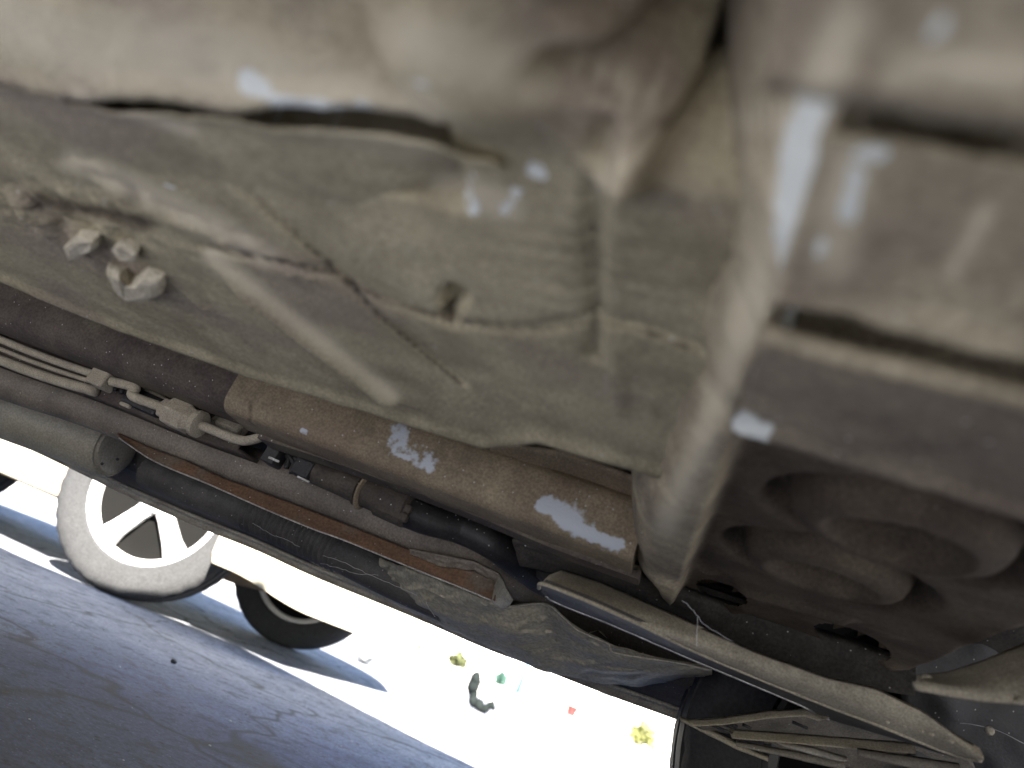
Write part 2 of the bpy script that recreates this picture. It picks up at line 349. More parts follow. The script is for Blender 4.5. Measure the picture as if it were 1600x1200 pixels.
# ---- floor pan: a stamped sheet, z as a function of X and Y
def xy(pts, z=PAN_Z): return np.array([P(a, b, z=z)[:2] for a, b in pts])
def pan_height(X, Y):
    Z = np.full(X.shape, PAN_Z)
    Z = Z+fbm(X*6, Y*6, 2, 11)*.008+fbm(X*40, Y*40, 3, 5)*.0022
    # low ledge nearest the sill, ends in a chipped corner
    led = xy([(-500, 55), (-150, 95), (100, 150), (260, 150), (390, 160), (520, 190), (640, 225), (700, 262)], .445)
    Yl = np.interp(X, led[:, 0], led[:, 1]); led_end = led[-1, 0]
    k = S((led_end-.012-X)/.02)*S((X+.52)/.25)
    Z = Z-.024*S((Yl+.02-Y)/.05)*(1-k)*S((P(930, 150, z=.46)[0]-X)/.05)
    dl = Y-Yl; Z = Z+k*(.080*S((dl+.03)/.006)*S((.075-dl)/.012)+.02*S(-(dl+.012)/.01))      # hollow behind the ledge plate
    # second fold just behind the ledge
    for pts, dep, wd, zz in (([(110, 188), (220, 205), (330, 242)], .020, .007, PAN_Z), ([(330, 242), (420, 330), (520, 420), (600, 500), (720, 600)], .006, .0045, PAN_Z),
                             ([(320, 385), (420, 405), (520, 425), (600, 468), (700, 500), (830, 515), (930, 500), (1000, 515), (1090, 550)], .004, .0042, PAN_Z),
                             ([(930, 300), (925, 400), (930, 500), (925, 560)], .006, .004, PAN_Z), ([(700, 500), (706, 460)], .018, .0035, PAN_Z), ([(716, 455), (704, 472)], .018, .005, PAN_Z),
                             ([(878, 100), (960, 140), (1050, 195), (1110, 180), (1160, 150)], .034, .006, PAN_Z), ([(905, 0), (945, 48)], .025, .005, PAN_Z),
                             ([(1060, 250), (1140, 245), (1205, 220)], .05, .007, PAN_Z), ([(955, 205), (945, 240)], .014, .005, PAN_Z)):
        d, s, t = pdist(X, Y, xy(pts, zz)); Z = Z+dep*np.exp(-(d/wd)**2)
    # side of the seam that sits lower
    sm = xy([(320, 385), (420, 405), (520, 425), (600, 468), (700, 500), (830, 515), (930, 500), (1090, 550)])
    d, s, t = pdist(X, Y, sm); Z = Z-.0015*S(.5+s*d/.006)*np.exp(-(d/.07)**2)
    # raised ribs
    for pts, hgt, wd in (([(325, 395), (480, 515), (610, 617)], .012, .0095), ([(935, 292), (1000, 235), (1060, 212), (1140, 190), (1230, 180)], .022, .011), ([(120, 135), (220, 165), (300, 200)], .016, .006),
                         ([(960, 520), (965, 640)], .003, .006)):
        d, s, t = pdist(X, Y, xy(pts)); Z = Z-hgt*np.exp(-(d/wd)**2)*S(t/.25+.1)
    # deep opening next to the crossmember
    c = xy([(1150, 40)])[0]; Z = Z+.13*S(1.35-np.hypot((X-c[0])/.034, (Y-c[1])/.055))
    # wrinkles
    c = xy([(900, 420)])[0]; Z = Z+.0006*np.sin(Y*420+X*60+6*fbm(X*12, Y*12, 2, 9))*np.exp(-((X-c[0])/.05)**2-((Y-c[1])/.06)**2)
    # crusted underseal
    for pts, wd, am in (([(-60, 300), (60, 330), (200, 340)], .035, .007), ([(110, 240), (200, 300), (330, 355), (470, 420)], .016, .007), ([(60, 330), (180, 420), (300, 470)], .03, .005)):
        d, s, t = pdist(X, Y, xy(pts)); n = fbm(X*70, Y*70, 4, 21)
        Z = Z-am*np.exp(-(d/wd)**2)*(np.clip(n*2.6, -.8, 1)+.2)
    # far edge rolls up into the tunnel
    ed = xy([(-400, 280), (-200, 355), (0, 438), (150, 500), (400, 590), (640, 662), (760, 700), (850, 695), (930, 718), (1010, 742), (1100, 770)])
    Ye = np.interp(X, ed[:, 0], ed[:, 1]); tt = (Y-Ye)
    Z = Z+.10*S((tt+.012)/.05) - .006*np.exp(-((tt+.02)/.012)**2)
    return Z
def pan_mesh():
    xs = np.r_[np.arange(-2.2, -1.0, .012), np.arange(-1.0, .001, .0036)]; ys = np.r_[np.arange(-.30, .05, .01), np.arange(.05, .98, .0036)]
    X, Y = np.meshgrid(xs, ys, indexing='ij'); Z = pan_height(X, Y); V = np.stack([X, Y, Z], -1).reshape(-1, 3)
    i, j = np.meshgrid(np.arange(len(xs)-1), np.arange(len(ys)-1), indexing='ij'); n = len(ys); q = (i*n+j).ravel()
    F = np.stack([q, q+1, q+n+1, q+n], -1)          # facing down
    return V, F
V, F = pan_mesh()
chips = maskpx(V, [([(388, 128), (412, 140)], 17), ([(430, 158), (500, 160), (560, 180), (610, 190)], 8), ([(560, 165), (600, 180)], 9), ([(655, 128), (668, 124)], 9),
                   ([(690, 262), (738, 328)], 9), ([(735, 270), (745, 330)], 5), ([(832, 262), (846, 268)], 11), ([(808, 300), (788, 330)], 8), ([(255, 290), (270, 292)], 3)])
front = (V[:, 1] < P(640, 222, z=.45)[1]+.02)
dirt_shade = maskpx(V, [([(320, 385), (420, 405), (520, 425), (600, 468), (700, 500), (830, 515), (930, 500), (1000, 515), (1090, 550)], 6), ([(330, 242), (420, 330), (520, 420), (600, 500), (720, 600)], 5), ([(930, 300), (925, 400), (930, 500)], 4), ([(1130, 20), (1190, 110)], 50), ([(60, 310), (230, 350)], 18), ([(880, 100), (1050, 195)], 7), ([(705, 465), (706, 490)], 7), ([(110, 188), (330, 240)], 9)])  # dirt lines in the seams; opening and folds have shade painted in
fc = proj(V[F].mean(1)); F = F[(((fc[:, 0]-1180)/62)**2+((fc[:, 1]-35)/85)**2 > 1) | (V[F].mean(1)[:, 1] > .3) | (V[F].mean(1)[:, 1] < .02)]      # opening cut through to the dark void above
PAN = obj('floor_pan', V, F, M_PAN, CAR, attrs={'chip': chips, 'dirt_shade': dirt_shade*.8, 'dust_light': .72*S(maskpx(V, LIT_EDGES))})
def plate(name, xs, y0, y1, z0, z1, nu, nv, thick, m, parent, seed, chipst, zamp=.004, jag=.004, tuck=0):
    u = np.linspace(0, 1, nu)[:, None]; v = np.linspace(0, 1, nv)[None, :]
    X = xs[0]+(xs[1]-xs[0])*u+0*v; j = jag*fbm(X*38, X*0+seed, 4, seed)*2
    Y0 = (np.interp(X[:, 0], *y0)[:, None] if isinstance(y0, tuple) else y0)+0*v; Y1 = (np.interp(X[:, 0], *y1)[:, None] if isinstance(y1, tuple) else y1)+0*v
    Y = Y0+(Y1+j-Y0)*v; Z = z0+(z1-z0)*v+zamp*2*fbm(X*16, Y*16, 3, seed+1)+.0025*fbm(X*70, Y*70, 3, seed+2)-.004*np.exp(-((1-v)*(Y1-Y0)/.008)**2)
    Z = Z+tuck*S((u-.74)/.26)*(.55+.45*S((1-v)/.5))
    G = np.stack([X, Y, Z], -1); n = nu*nv; V = np.concatenate([G.reshape(-1, 3), (G+np.array([0, 0, thick])).reshape(-1, 3)]); F0 = grid_faces(nu, nv)
    F = [f[::-1] for f in F0]+[tuple(n+q for q in f) for f in F0]
    for i in range(nu-1): F += [(i*nv, (i+1)*nv, n+(i+1)*nv, n+i*nv), (i*nv+nv-1, n+i*nv+nv-1, n+(i+1)*nv+nv-1, (i+1)*nv+nv-1)]
    for q in range(nv-1): F += [(q, n+q, n+q+1, q+1), ((nu-1)*nv+q, (nu-1)*nv+q+1, n+(nu-1)*nv+q+1, n+(nu-1)*nv+q)]
    V = V.copy(); return fixn(obj(name, V, F, m, parent, attrs={'chip': maskpx(V, chipst), 'dirt_shade': np.zeros(len(V)), 'dust_light': .72*S(maskpx(V, LIT_EDGES))}))
CH_PAN = [([(388, 128), (412, 140)], 17), ([(430, 158), (500, 165), (560, 185), (610, 200)], 11), ([(560, 165), (600, 185)], 11), ([(655, 128), (668, 124)], 9)]
led = xy([(-500, 55), (-150, 95), (100, 150), (260, 150), (390, 160), (520, 190), (640, 225), (700, 262)], .445)
ledx = np.r_[led[:-1, 0], led[-1, 0]-.008, led[-1, 0]+.004]; ledy = np.r_[led[:-1, 1], led[-1, 1]-.006, led[-1, 1]-.04]
plate('ledge_plate', (-.50, led[-1, 0]+.003), -.05, (ledx, ledy), .449, .446, 260, 70, .003, M_PAN, CAR, 91, CH_PAN, zamp=.003, jag=.005, tuck=.034)
plate('fold_plate', (-.50, led[-1, 0]+.010), (led[:, 0], led[:, 1]+.10), (led[:, 0], led[:, 1]+np.interp(led[:, 0], [-.5, -.3, -.2, -.12, -.1], [.006, .012, .020, .014, .0])), .4715, .4535, 220, 50, .002, M_PAN, CAR, 97, [], zamp=.002, jag=.004, tuck=.02)
# flakes of underseal hanging from the pan
def flake(pxs, z, thick, name='underseal_flake'):
    poly = [P(a, b, z=z) for a, b in pxs]; n = len(poly); c = sum(poly)/n; V = []; 
    for k, s in ((0, 1.0), (-thick*.75, .99), (-thick, .80)):
        for p in poly: q = c+(p-c)*s; V.append(q+np.array([0, 0, k+.012])+RNG.normal(0, .0016, 3))
    F = grid_faces(3, n, True)+[tuple(range(n)), tuple(2*n+i for i in range(n))[::-1]]
    o = obj(name, V, F, M_CLOD, PAN, smooth=False); fixn(o); bevel(o, .0022, 2); return o
flake([(106, 388), (120, 374), (146, 376), (150, 392), (128, 396), (110, 412)], PAN_Z-.012, .014)
flake([(172, 392), (184, 386), (208, 402), (207, 414), (190, 408)], PAN_Z-.012, .010)
flake([(164, 424), (186, 430), (200, 446), (216, 438), (222, 434), (250, 446), (250, 460), (228, 472), (200, 470), (178, 456)], PAN_Z-.012, .016)

# ---- crossmember box, right of the pan
def box_height(X, Y):
    x = X
    edge = np.interp(Y, [-.3, .112, .120, .150, .214, .236, .248, .330, .343, .60, .88], [.428, .428, .422, .432, .434, .436, .434, .444, .447, .449, .452])
    deep = np.where(Y < .345, .51, .474+.010*np.clip((Y-.35)/.5, 0, 1))
    m_ = S((x-.006)/.012); Z = edge*(1-m_)+deep*m_
    Z = Z+fbm(X*14, Y*14, 3, 31)*.006+fbm(X*60, Y*60, 3, 8)*.0014
    for px in ((1400, 832), (1283, 898)):
        c = P(*px, z=.478); r = np.hypot(X-c[0], Y-c[1])
        Z = Z+.024*np.exp(-((r-.080)/.009)**2)-.014*np.clip(1-(r/.072)**2, 0, 1)**.5+.040*S((.050-r)/.022)
    for pts, hgt, wd in (([(1165, 930), (1235, 950), (1310, 975)], .010, .012), ([(1085, 950), (1120, 962), (1165, 958)], .008, .014), ([(1280, 1030), (1330, 1040), (1390, 1048)], .010, .016), ([(1040, 872), (1100, 900)], .008, .010),
                         ([(1540, 340), (1480, 420)], .007, .008)):
        d, s, t = pdist(X, Y, xy(pts, .475)); Z = Z-hgt*np.exp(-(d/wd)**2)
    # rounded sides
    xl = np.interp(Y, [0, .10, .15, .25, .6, .88, 1.06], [-.006, -.004, -.006, -.014, -.046, -.055, .01])+.022*fbm(X*0+3, Y*16, 4, 17)
    Z = Z+.10*np.clip((xl+.030-X)/.056, 0, 1.6)**2
    xr = np.interp(Y, [0, .5, .9, 1.05], [.245, .25, .29, .30]); Z = Z+.16*S((X-xr)/.03)
    Z = Z+.11*S((Y-1.06+.12*np.clip(X, 0, 1))/.03)
    return Z
def box_mesh():
    xs = np.arange(-.125, .34, .0032); ys = np.r_[np.arange(-.30, .05, .01), np.arange(.05, 1.12, .003)]
    X, Y = np.meshgrid(xs, ys, indexing='ij'); Z = np.minimum(box_height(X, Y), .66); V = np.stack([X, Y, Z], -1).reshape(-1, 3)
    i, j = np.meshgrid(np.arange(len(xs)-1), np.arange(len(ys)-1), indexing='ij'); n = len(ys); q = (i*n+j).ravel()
    return V, np.stack([q, q+1, q+n+1, q+n], -1)
V, F = box_mesh()
fc = proj(V[F].mean(1)); keep = np.ones(len(F), bool)          # slots punched through the far end
for cx, cyy, a, b in ((1128, 926, 42, 15), (1332, 1003, 64, 19)):
    dx, dy = fc[:, 0]-cx, fc[:, 1]-cyy; c_, s_ = math.cos(rad(21)), math.sin(rad(21)); keep &= ((dx*c_+dy*s_)/a)**2+((-dx*s_+dy*c_)/b)**2 > 1
F = F[keep | (V[F].mean(1)[:, 1] < .6)]
bchips = maskpx(V, [([(1345, 240), (1380, 240)], 12), ([(1338, 270), (1325, 335)], 14), ([(1232, 225), (1228, 300)], 9), ([(1245, 385), (1235, 410)], 12), ([(1285, 380), (1280, 395)], 9), ([(1236, 480), (1238, 512)], 13), ([(1160, 660), (1190, 676)], 17), ([(1480, 20), (1470, 40)], 12), ([(1310, 60), (1255, 200), (1232, 330), (1240, 420)], 26)])
BOX = obj('crossmember', V, F, M_BOX, CAR, attrs={'chip': bchips, 'dirt_shade': np.clip(.95*S((V[:, 1]-.345)/.01)*S((V[:, 0]+.004)/.03)+.3*maskpx(V, [([(1300, 850), (1420, 862), (1520, 888)], 22), ([(1225, 905), (1330, 930)], 18)]), 0, 1), 'dust_light': .72*S(maskpx(V, LIT_EDGES))})  # far face and pits darkened: dark paint and grime, plus painted-in shade
plate('lap_plate', (-.012, .30), -.28, .124, .430, .424, 120, 70, .003, M_BOX, BOX, 201, [([(1480, 20), (1470, 40)], 14)], jag=.002)
plate('lap_plate', (.004, .30), .150, .2175, .437, .434, 140, 40, .003, M_BOX, BOX, 211, [([(1345, 240), (1380, 240)], 12), ([(1338, 270), (1325, 335)], 14), ([(1285, 380), (1280, 395)], 9)], zamp=.005, jag=.006)
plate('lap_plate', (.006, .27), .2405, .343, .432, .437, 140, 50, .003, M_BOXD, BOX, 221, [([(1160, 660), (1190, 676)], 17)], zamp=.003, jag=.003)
obj('plate_bead', *tube([np.array([x, .242+.0015*math.sin(x*60), .4315]) for x in np.linspace(.004, .25, 20)], .0045, 8, 2), M_BOX, BOX)

# ---- tunnel roof, closing the underside
def tunnel_mesh():
    xs = np.linspace(-3.0, 1.2, 90); ys = np.linspace(-.34, 1.50, 40)
    X, Y = np.meshgrid(xs, ys, indexing='ij'); Z = .70+.03*np.sin(X*7)*.3+fbm(X*8, Y*8, 3, 2)*.03-.14*S((Y-.9)/.3)
    return np.stack([X, Y, Z], -1).reshape(-1, 3), np.array(grid_faces(90, 40))
obj('tunnel_floor', *tunnel_mesh(), M_TUNNEL, CAR)

# ---- frame rails
pa, pb = P(392, 622, Y=.85), P(1010, 845, Y=.85)
prof = rrect(.098, .072, .020, 7)
path = [pa+(pb-pa)*t for t in np.linspace(0, .99, 240)]
V, F = sweep(prof, path)
V = np.array(V); V[:, 2] += fbm(V[:, 0]*25, V[:, 1]*25, 3, 6)*.004
rch = maskpx(V, [([(625, 680), (622, 695), (640, 705)], 17), ([(640, 702), (662, 712), (672, 718)], 18), ([(690, 716), (706, 718)], 14), ([(846, 792), (872, 800)], 11), ([(872, 802), (905, 826)], 15), ([(905, 828), (965, 852)], 11), ([(472, 672), (478, 676)], 4)])
rst = maskpx(V, [([(395, 600), (390, 660)], 6), ([(430, 690), (800, 830)], 8)])
RAIL = sharp(obj('frame_rail', V, F, M_RAIL, CAR, attrs={'chip': rch, 'dirt_shade': rst*.6}))
V, F = sweep(rrect(.11, .098, .034, 6), [P(-260, 395, Y=.92)+(P(402, 640, Y=.92)-P(-260, 395, Y=.92))*t for t in np.linspace(0, 1.3, 40)])
V = np.array(V); V[:, 2] += .024; sharp(obj('inner_rail', V, F, M_RAIL2, CAR))
# flange and seams under the rail
fixn(obj('rail_cap', *sheet(PL([(770, 690), (820, 700), (880, 708), (1000, 750)], Y=.78), PL([(760, 716), (830, 748), (900, 762), (1008, 800)], Y=.83), 60, 8, (0, .004, .006), disp=lambda u, v: .008*fbm(u*14, v*3, 3, 77)), M_RAIL, RAIL, attrs=None))
fl = smoothpath(PL([(420, 690), (520, 722), (640, 765), (760, 812), (880, 862), (1000, 905)], Y=.905), 10)
sharp(obj('rail_flange', *sweep([(-.016, -.005), (.03, -.006), (.03, .004), (-.016, .003)], fl), M_RAIL2, RAIL))
obj('weld_seam', *tube(PL([(595, 734), (680, 765), (765, 800)], Y=.885), .0042, 8), M_RUST, RAIL)
obj('weld_seam', *tube(PL([(470, 690), (560, 722), (600, 738)], Y=.888), .003, 8), M_RAIL, RAIL)
obj('weld_seam', *tube(PL([(790, 812), (850, 832), (930, 868), (1000, 890)], Y=.885), .0045, 8), M_RAIL, RAIL)
# flange plate joining rail and crossmember
V, F = sheet(PL([(800, 845, .92), (880, 870, .92), (1000, 905, .95), (1080, 935, 1.0), (1180, 965, 1.05), (1330, 1010, 1.08), (1430, 1050, 1.08)]), PL([(812, 885, .95), (880, 900, .97), (960, 930, 1.0), (1060, 975, 1.04), (1200, 1030, 1.08), (1330, 1072, 1.08), (1430, 1088, 1.08)]), 80, 14, (0, .004, .012),
             disp=lambda u, v: .006*fbm(u*30, v*6, 4, 3)+.003*fbm(u*90, v*18, 3, 5))
fixn(obj('joint_plate', V, F, M_TUNNEL, CAR))
# ---- brake lines
def along(pts, Y): return PL(pts, Y=Y)
for pts, r, Y in (([(-120, 478), (0, 530), (75, 560), (150, 586)], .0062, .95), ([(-120, 492), (0, 545), (75, 574), (148, 598)], .0036, .955), ([(-120, 510), (0, 562), (75, 590), (150, 612)], .0085, .97)):
    obj('brake_line', *tube(PL(pts, Y=Y), r, 12), M_LINE, CAR)
X1 = P(310, 668, Y=.95)-P(150, 596, Y=.95); X1 = X1/np.linalg.norm(X1); Y1 = np.cross([0, 0, 1.0], X1); Y1 = Y1/np.linalg.norm(Y1); Z1 = np.cross(X1, Y1); FR = (X1, Y1, Z1)
CL = bevel(obj('line_clip', *boxm(P(163, 590, Y=.945), (.034, .03, .036), ax=FR), M_LINE, CAR, smooth=False), .004, 3)
for k, (a, b) in enumerate(((178, 596), (188, 601), (198, 606), (206, 597), (214, 604))):
    obj('clip_finger', *tube(PL([(a, b-14), (a+5, b), (a+2, b+14)], Y=.955), .0035, 8), M_BLACK, CL)
obj('brake_line', *tube(PL([(174, 596), (200, 602), (212, 606), (206, 615), (214, 622), (252, 636)], Y=.94), .0075, 12), M_LINE, CAR)
obj('brake_line', *tube(PL([(224, 602), (246, 620), (268, 636)], Y=.975), .007, 12), M_LINE, CAR)
HX = P(305, 660, Y=.94); H0 = P(254, 637, Y=.94); d = HX-H0
V, F = revolve([(0, .010), (.002, .017), (.014, .017), (.015, .0225), (.020, .0235), (np.linalg.norm(d)*.80, .0235), (np.linalg.norm(d)*.86, .021), (np.linalg.norm(d), .019), (np.linalg.norm(d)*1.04, .012)], H0, d, 6)
CN = bevel(obj('line_connector', V, F, M_LINE, CAR, smooth=False), .003, 3)
V, F = revolve([(0, .019), (.003, .0205), (.010, .0205), (.012, .015)], HX, d, 20); sharp(obj('collar', V, F, M_LINE, CN))
obj('brake_line', *tube(PL([(304, 660), (345, 677), (376, 688), (394, 687), (414, 680), (424, 672)], Y=.94), .0072, 14), M_LINE, CAR)
V, F = revolve([(0, .008), (.002, .014), (.012, .014), (.014, .018), (.05, .018), (.055, .012)], P(334, 659, Y=.985), d, 6); bevel(obj('line_connector', V, F, M_LINE, CAR, smooth=False), .003, 2)
V, F = boxm(P(226, 628, Y=.97), (.07, .02, .03), ax=FR); bevel(obj('line_bracket', V, F, M_BLACK, CAR, smooth=False), .005, 2)
V, F = boxm(P(196, 633, Y=.93), (.02, .006, .006), ax=FR); bevel(obj('clip_tab', V, F, M_LINE, CL, smooth=False), .002, 2)

# ---- quick-release hose under the rail
HK = bevel(obj('hose_clip', *boxm(P(430, 712, Y=.94), (.022, .03, .030), ax=FR), M_BLACK, CAR, smooth=False), .003, 2)
obj('clip_edge', *boxm(P(428, 718, Y=.925), (.018, .002, .003), ax=FR), M_BRIGHT, HK, smooth=False)
for k, (a, b) in enumerate(((448, 716), (456, 724), (466, 728), (476, 732), (486, 738))):
    obj('clip_rib', *tube(PL([(a-6, b-14), (a+3, b), (a-1, b+16)], Y=.945), .004, 8), M_BLACK, HK)
bevel(obj('clip_block', *boxm(P(478, 734, Y=.94), (.03, .03, .026), ax=FR), M_BLACK, HK, smooth=False), .004, 2)
obj('clip_edge', *boxm(P(474, 749, Y=.926), (.02, .002, .0025), ax=FR), M_BRIGHT, HK, smooth=False)
h0, h1 = P(490, 736, Y=.945), P(640, 798, Y=.945); dd = h1-h0; LL = np.linalg.norm(dd)
HS = sharp(obj('fuel_hose', *revolve([(0, .017), (LL*.30, .018), (LL*.47, .019), (LL*.48, .022), (LL*.50, .022), (LL*.51, .0195), (LL*.7, .0205), (LL*.71, .024), (LL*.98, .025), (LL, .02)], h0, dd, 24), M_RUBBER, CAR))
V, F = revolve([(0, .0215), (.0015, .0255), (.004, .0255), (.006, .0215)], h0+dd*.52, dd, 24); sharp(obj('hose_ring', V, F, M_RAIL, HS))
for a, b, c in ((612, 800, .05), (628, 792, .03)):
    bevel(obj('latch', *boxm(P(a, b, Y=.93), (c, .012, .012), ax=FR), M_RUBBER, HS, smooth=False), .003, 2)
obj('black_hose', *tube(PL([(632, 798, .95), (668, 812, .97), (720, 826, 1.0), (770, 850, 1.0), (815, 882, 1.05), (850, 908, 1.12), (900, 930, 1.2)]), .021, 16), M_BLACK, CAR)
obj('black_hose', *tube(PL([(740, 812, 1.0), (790, 845, 1.03), (840, 882, 1.06), (880, 920, 1.02)]), .014, 14), M_BLACK, CAR)

# ---- exhaust: pipe, resonator, flex joint
obj('exhaust_pipe', *tube(PL([(-160, 530), (0, 592), (150, 640), (300, 700), (450, 752), (600, 812), (720, 860), (790, 893, 1.14), (850, 920, 1.24)], Y=1.08), .034, 28), M_PIPE, CAR)
obj('heat_channel', *sweep([(-.03, -.012), (.05, -.014), (.05, .05), (.045, .05), (.043, -.008), (-.03, -.006)], smoothpath(PL([(-160, 498), (0, 560), (150, 612), (300, 672), (400, 708)], Y=1.03), 8)), M_RAIL2, CAR)
m0, m1 = P(-180, 575, Y=1.27), P(178, 700, Y=1.27); dm = m1-m0; LM = np.linalg.norm(dm); R = .058
MU = sharp(obj('resonator', *revolve([(0, R), (LM-.06, R), (LM-.055, R*1.05), (LM-.01, R*1.06), (LM, R*1.04), (LM+.006, R*.97), (LM+.004, R*.90), (LM+.010, R*.84), (LM+.013, R*.5), (LM+.014, R*.1)], m0, dm, 48), M_MUFF, CAR), 50)
for a, b in ((184, 718), (212, 726), (160, 725)): obj('rivet', *revolve([(0, .003), (.003, .0025)], P(a, b, Y=1.225), (0, -1, 0), 8), M_BLACK, MU)
flx = smoothpath(PL([(235, 735), (330, 775), (430, 815), (520, 856), (610, 900), (700, 940)], Y=1.33), 60)
obj('flex_pipe', *tube(flx, .04, 28, 1, rfun=lambda t: .037+.003*math.sin(t*2*math.pi*56)*float(S((t-.30)/.05)*S((.66-t)/.05))), M_ARMD, CAR)
# hanger bracket with a bolt on the resonator
HB = fixn(obj('hanger_bracket', *sheet(PL([(100, 634), (140, 640), (200, 668), (250, 694)], Y=1.17), PL([(112, 648), (150, 668), (205, 690), (250, 704)], Y=1.16), 30, 6, (0, .004, .002), disp=lambda u, v: .006*fbm(u*16, v*3, 3, 7)), M_SILL, CAR))
obj('bolt', *revolve([(0, .006), (.004, .006), (.005, .004)], P(148, 657, Y=1.15), (0.1, -1, 0), 6), M_BRIGHT, HB)
for k in range(4):
    a = 160+k*14; obj('bracket_wire', *tube(PL([(a, 655+k*6), (a+10, 668+k*5), (a+22, 666+k*7)], Y=1.155), .0014, 6), M_BLACK, HB)

# ---- rusty heat shield edge and crumpled shield
top = [(182, 676), (240, 702), (290, 720), (347, 747), (415, 772), (490, 800), (565, 830), (640, 860), (720, 885), (776, 906)]
bot = [(186, 684), (240, 720), (327, 757), (415, 796), (490, 827), (540, 845), (640, 886), (720, 918), (772, 940)]
ST = fixn(obj('shield_flange', *sheet(PL(top, Y=1.035), PL(bot, Y=1.025), 120, 8, (0, .006, .002), disp=lambda u, v: .0025*fbm(u*20, v*2, 3, 3)), M_RUST, CAR))
obj('flange_edge', *tube(PL(bot, Y=1.022), .0012, 6, 6), M_BRIGHT, ST)
obj('fold', *sheet(PL([(640, 858), (690, 868), (740, 878), (780, 898)], Y=1.02), PL([(640, 866), (690, 886), (740, 892), (778, 910)], Y=1.03), 60, 8, (0, .004, .003), disp=lambda u, v: .008*fbm(u*14, v*4, 4, 13)), M_PIPE, ST)
fixn(obj('torn_end', *sheet(PL([(780, 898, 1.02), (772, 915, 1.01), (768, 940, 1.02)]), PL([(800, 940, 1.10), (795, 948, 1.12), (782, 952, 1.12)]), 24, 10, (0, .003, .003), disp=lambda u, v: .012*fbm(u*5, v*4, 3, 19)), M_MUFF, ST))
up_ = [(480, 832, 1.44), (560, 862, 1.34), (640, 892, 1.22), (770, 942), (790, 950), (852, 945), (905, 985), (960, 1012), (1020, 1030), (1070, 1038), (1112, 1048)]
lo_ = [(470, 872, 1.44), (540, 906, 1.44), (620, 948, 1.42), (700, 985), (770, 1015), (850, 1048), (930, 1068), (1000, 1074), (1050, 1066), (1085, 1056), (1112, 1050)]
def crumple(u, v):
    a = fbm(u*15+2*v, v*3, 3, 23); r = np.abs(fbm(u*22+4*v, v*4, 3, 29)); return .030*a-.030*r+.022*np.sin(np.pi*v)+.003*fbm(u*120, v*26, 3, 37)
SH = obj('heat_shield', *sheet(PL(up_, Y=1.16), PL(lo_, Y=1.38), 200, 40, (0, .003, .003), disp=crumple), M_FOIL, CAR); sharp(SH, 24)
obj('shield_edge', *tube(PL([(782, 950, 1.12), (850, 944, 1.13), (880, 965, 1.13), (905, 986, 1.13), (950, 1006, 1.13), (962, 1020, 1.13), (1060, 1036, 1.15), (1110, 1047, 1.15)]), .0022, 8, 8), M_MUFF, SH)
for pts in ([(695, 975), (715, 962), (735, 970), (752, 985)], [(765, 1000), (800, 1010), (815, 1022)], [(920, 990), (935, 985), (948, 998)]):
    a = PL(pts, Y=1.33); b = [q+np.array([.006, .02, .022]) for q in a]
    fixn(obj('torn_tab', *sheet(a, b, 16, 6, (0, .003, .002), disp=lambda u, v: .01*fbm(u*5, v*3, 3, 41)), M_FOIL, SH))

# ---- far sill
sb = [(-260, 575), (0, 681), (100, 726), (200, 774), (312, 823), (400, 858), (490, 899), (640, 960), (760, 1012), (842, 1042), (950, 1084), (1066, 1126), (1140, 1158), (1300, 1225), (1480, 1300)]
pth = [np.array([q[0], q[1], q[2]]) for q in resample(smoothpath(PL(sb, Y=1.47), 6), 120)]
SI = sharp(obj('sill', *sweep([(-.07, .014), (-.04, .005), (-.012, .004), (-.004, .012), (.03, .016), (.12, .05), (.14, .12), (.14, .30), (.10, .30), (-.10, .22), (-.11, .06), (-.10, .03)][::-1], [p+np.array([0, .02, 0]) for p in pth]), M_SILL, CAR), 30)
obj('pinch_weld', *sweep([(-.003, -.002), (.003, -.002), (.003, .018), (-.003, .018)], pth), M_SILLE, SI)
obj('sill_bead', *tube([p+np.array([0, -.035, .014]) for p in pth[::3]], .004, 8, 2), M_SILLE, SI)
obj('inner_panel', *sheet([p+np.array([0, -.12, .045]) for p in pth[::4]], [p+np.array([0, -.20, .20]) for p in pth[::4]], 120, 10, (0, .004, .002), disp=lambda u, v: .008*fbm(u*40, v*4, 4, 51)), M_SILL, CAR)

# ---- suspension arm: a pressed steel channel with a rolled lip
UW = [(856, 902), (876, 894), (940, 914), (1060, 968), (1180, 1022), (1290, 1062), (1370, 1080), (1440, 1114), (1490, 1150), (1532, 1174)]
LW = [(842, 919), (850, 913), (920, 940), (1000, 976), (1100, 1024), (1250, 1086), (1370, 1132), (1450, 1164), (1500, 1182), (1532, 1188)]
LE = [(844, 924), (870, 942), (960, 978), (1080, 1030), (1180, 1072), (1255, 1104), (1290, 1122), (1390, 1152), (1470, 1178), (1528, 1192)]
AY = .93
lw = PL(LW, z=.402); le = PL(LE, z=.404); uw = PL(UW, Y=.93)
ARM = fixn(obj('suspension_arm', *sheet(uw, lw, 140, 14, (0, .004, .004), disp=lambda u, v: .010*np.sin(np.pi*v)), M_ARM, CAR))
obj('rolled_lip', *tube(lw, .0024, 10, 8), M_ARM, ARM)
le2 = []
for a, b in zip(resample(smoothpath(lw, 6), 140), resample(smoothpath(le, 6), 140)):
    b = b.copy(); b[1] = min(b[1], a[1]+.16); le2.append(b)
V, F = sheet(list(resample(lw, 140)), [np.array(q) for q in le2], 140, 16, (0, 0, .006), disp=lambda u, v: -.010*np.sin(np.pi*v)+.003*fbm(u*30, v*5, 3, 4))
fixn(obj('channel', V, F, M_ARMD, ARM))
obj('channel_edge', *tube(le2[6:100:4], .0016, 8, 4), M_BRIGHT, ARM)
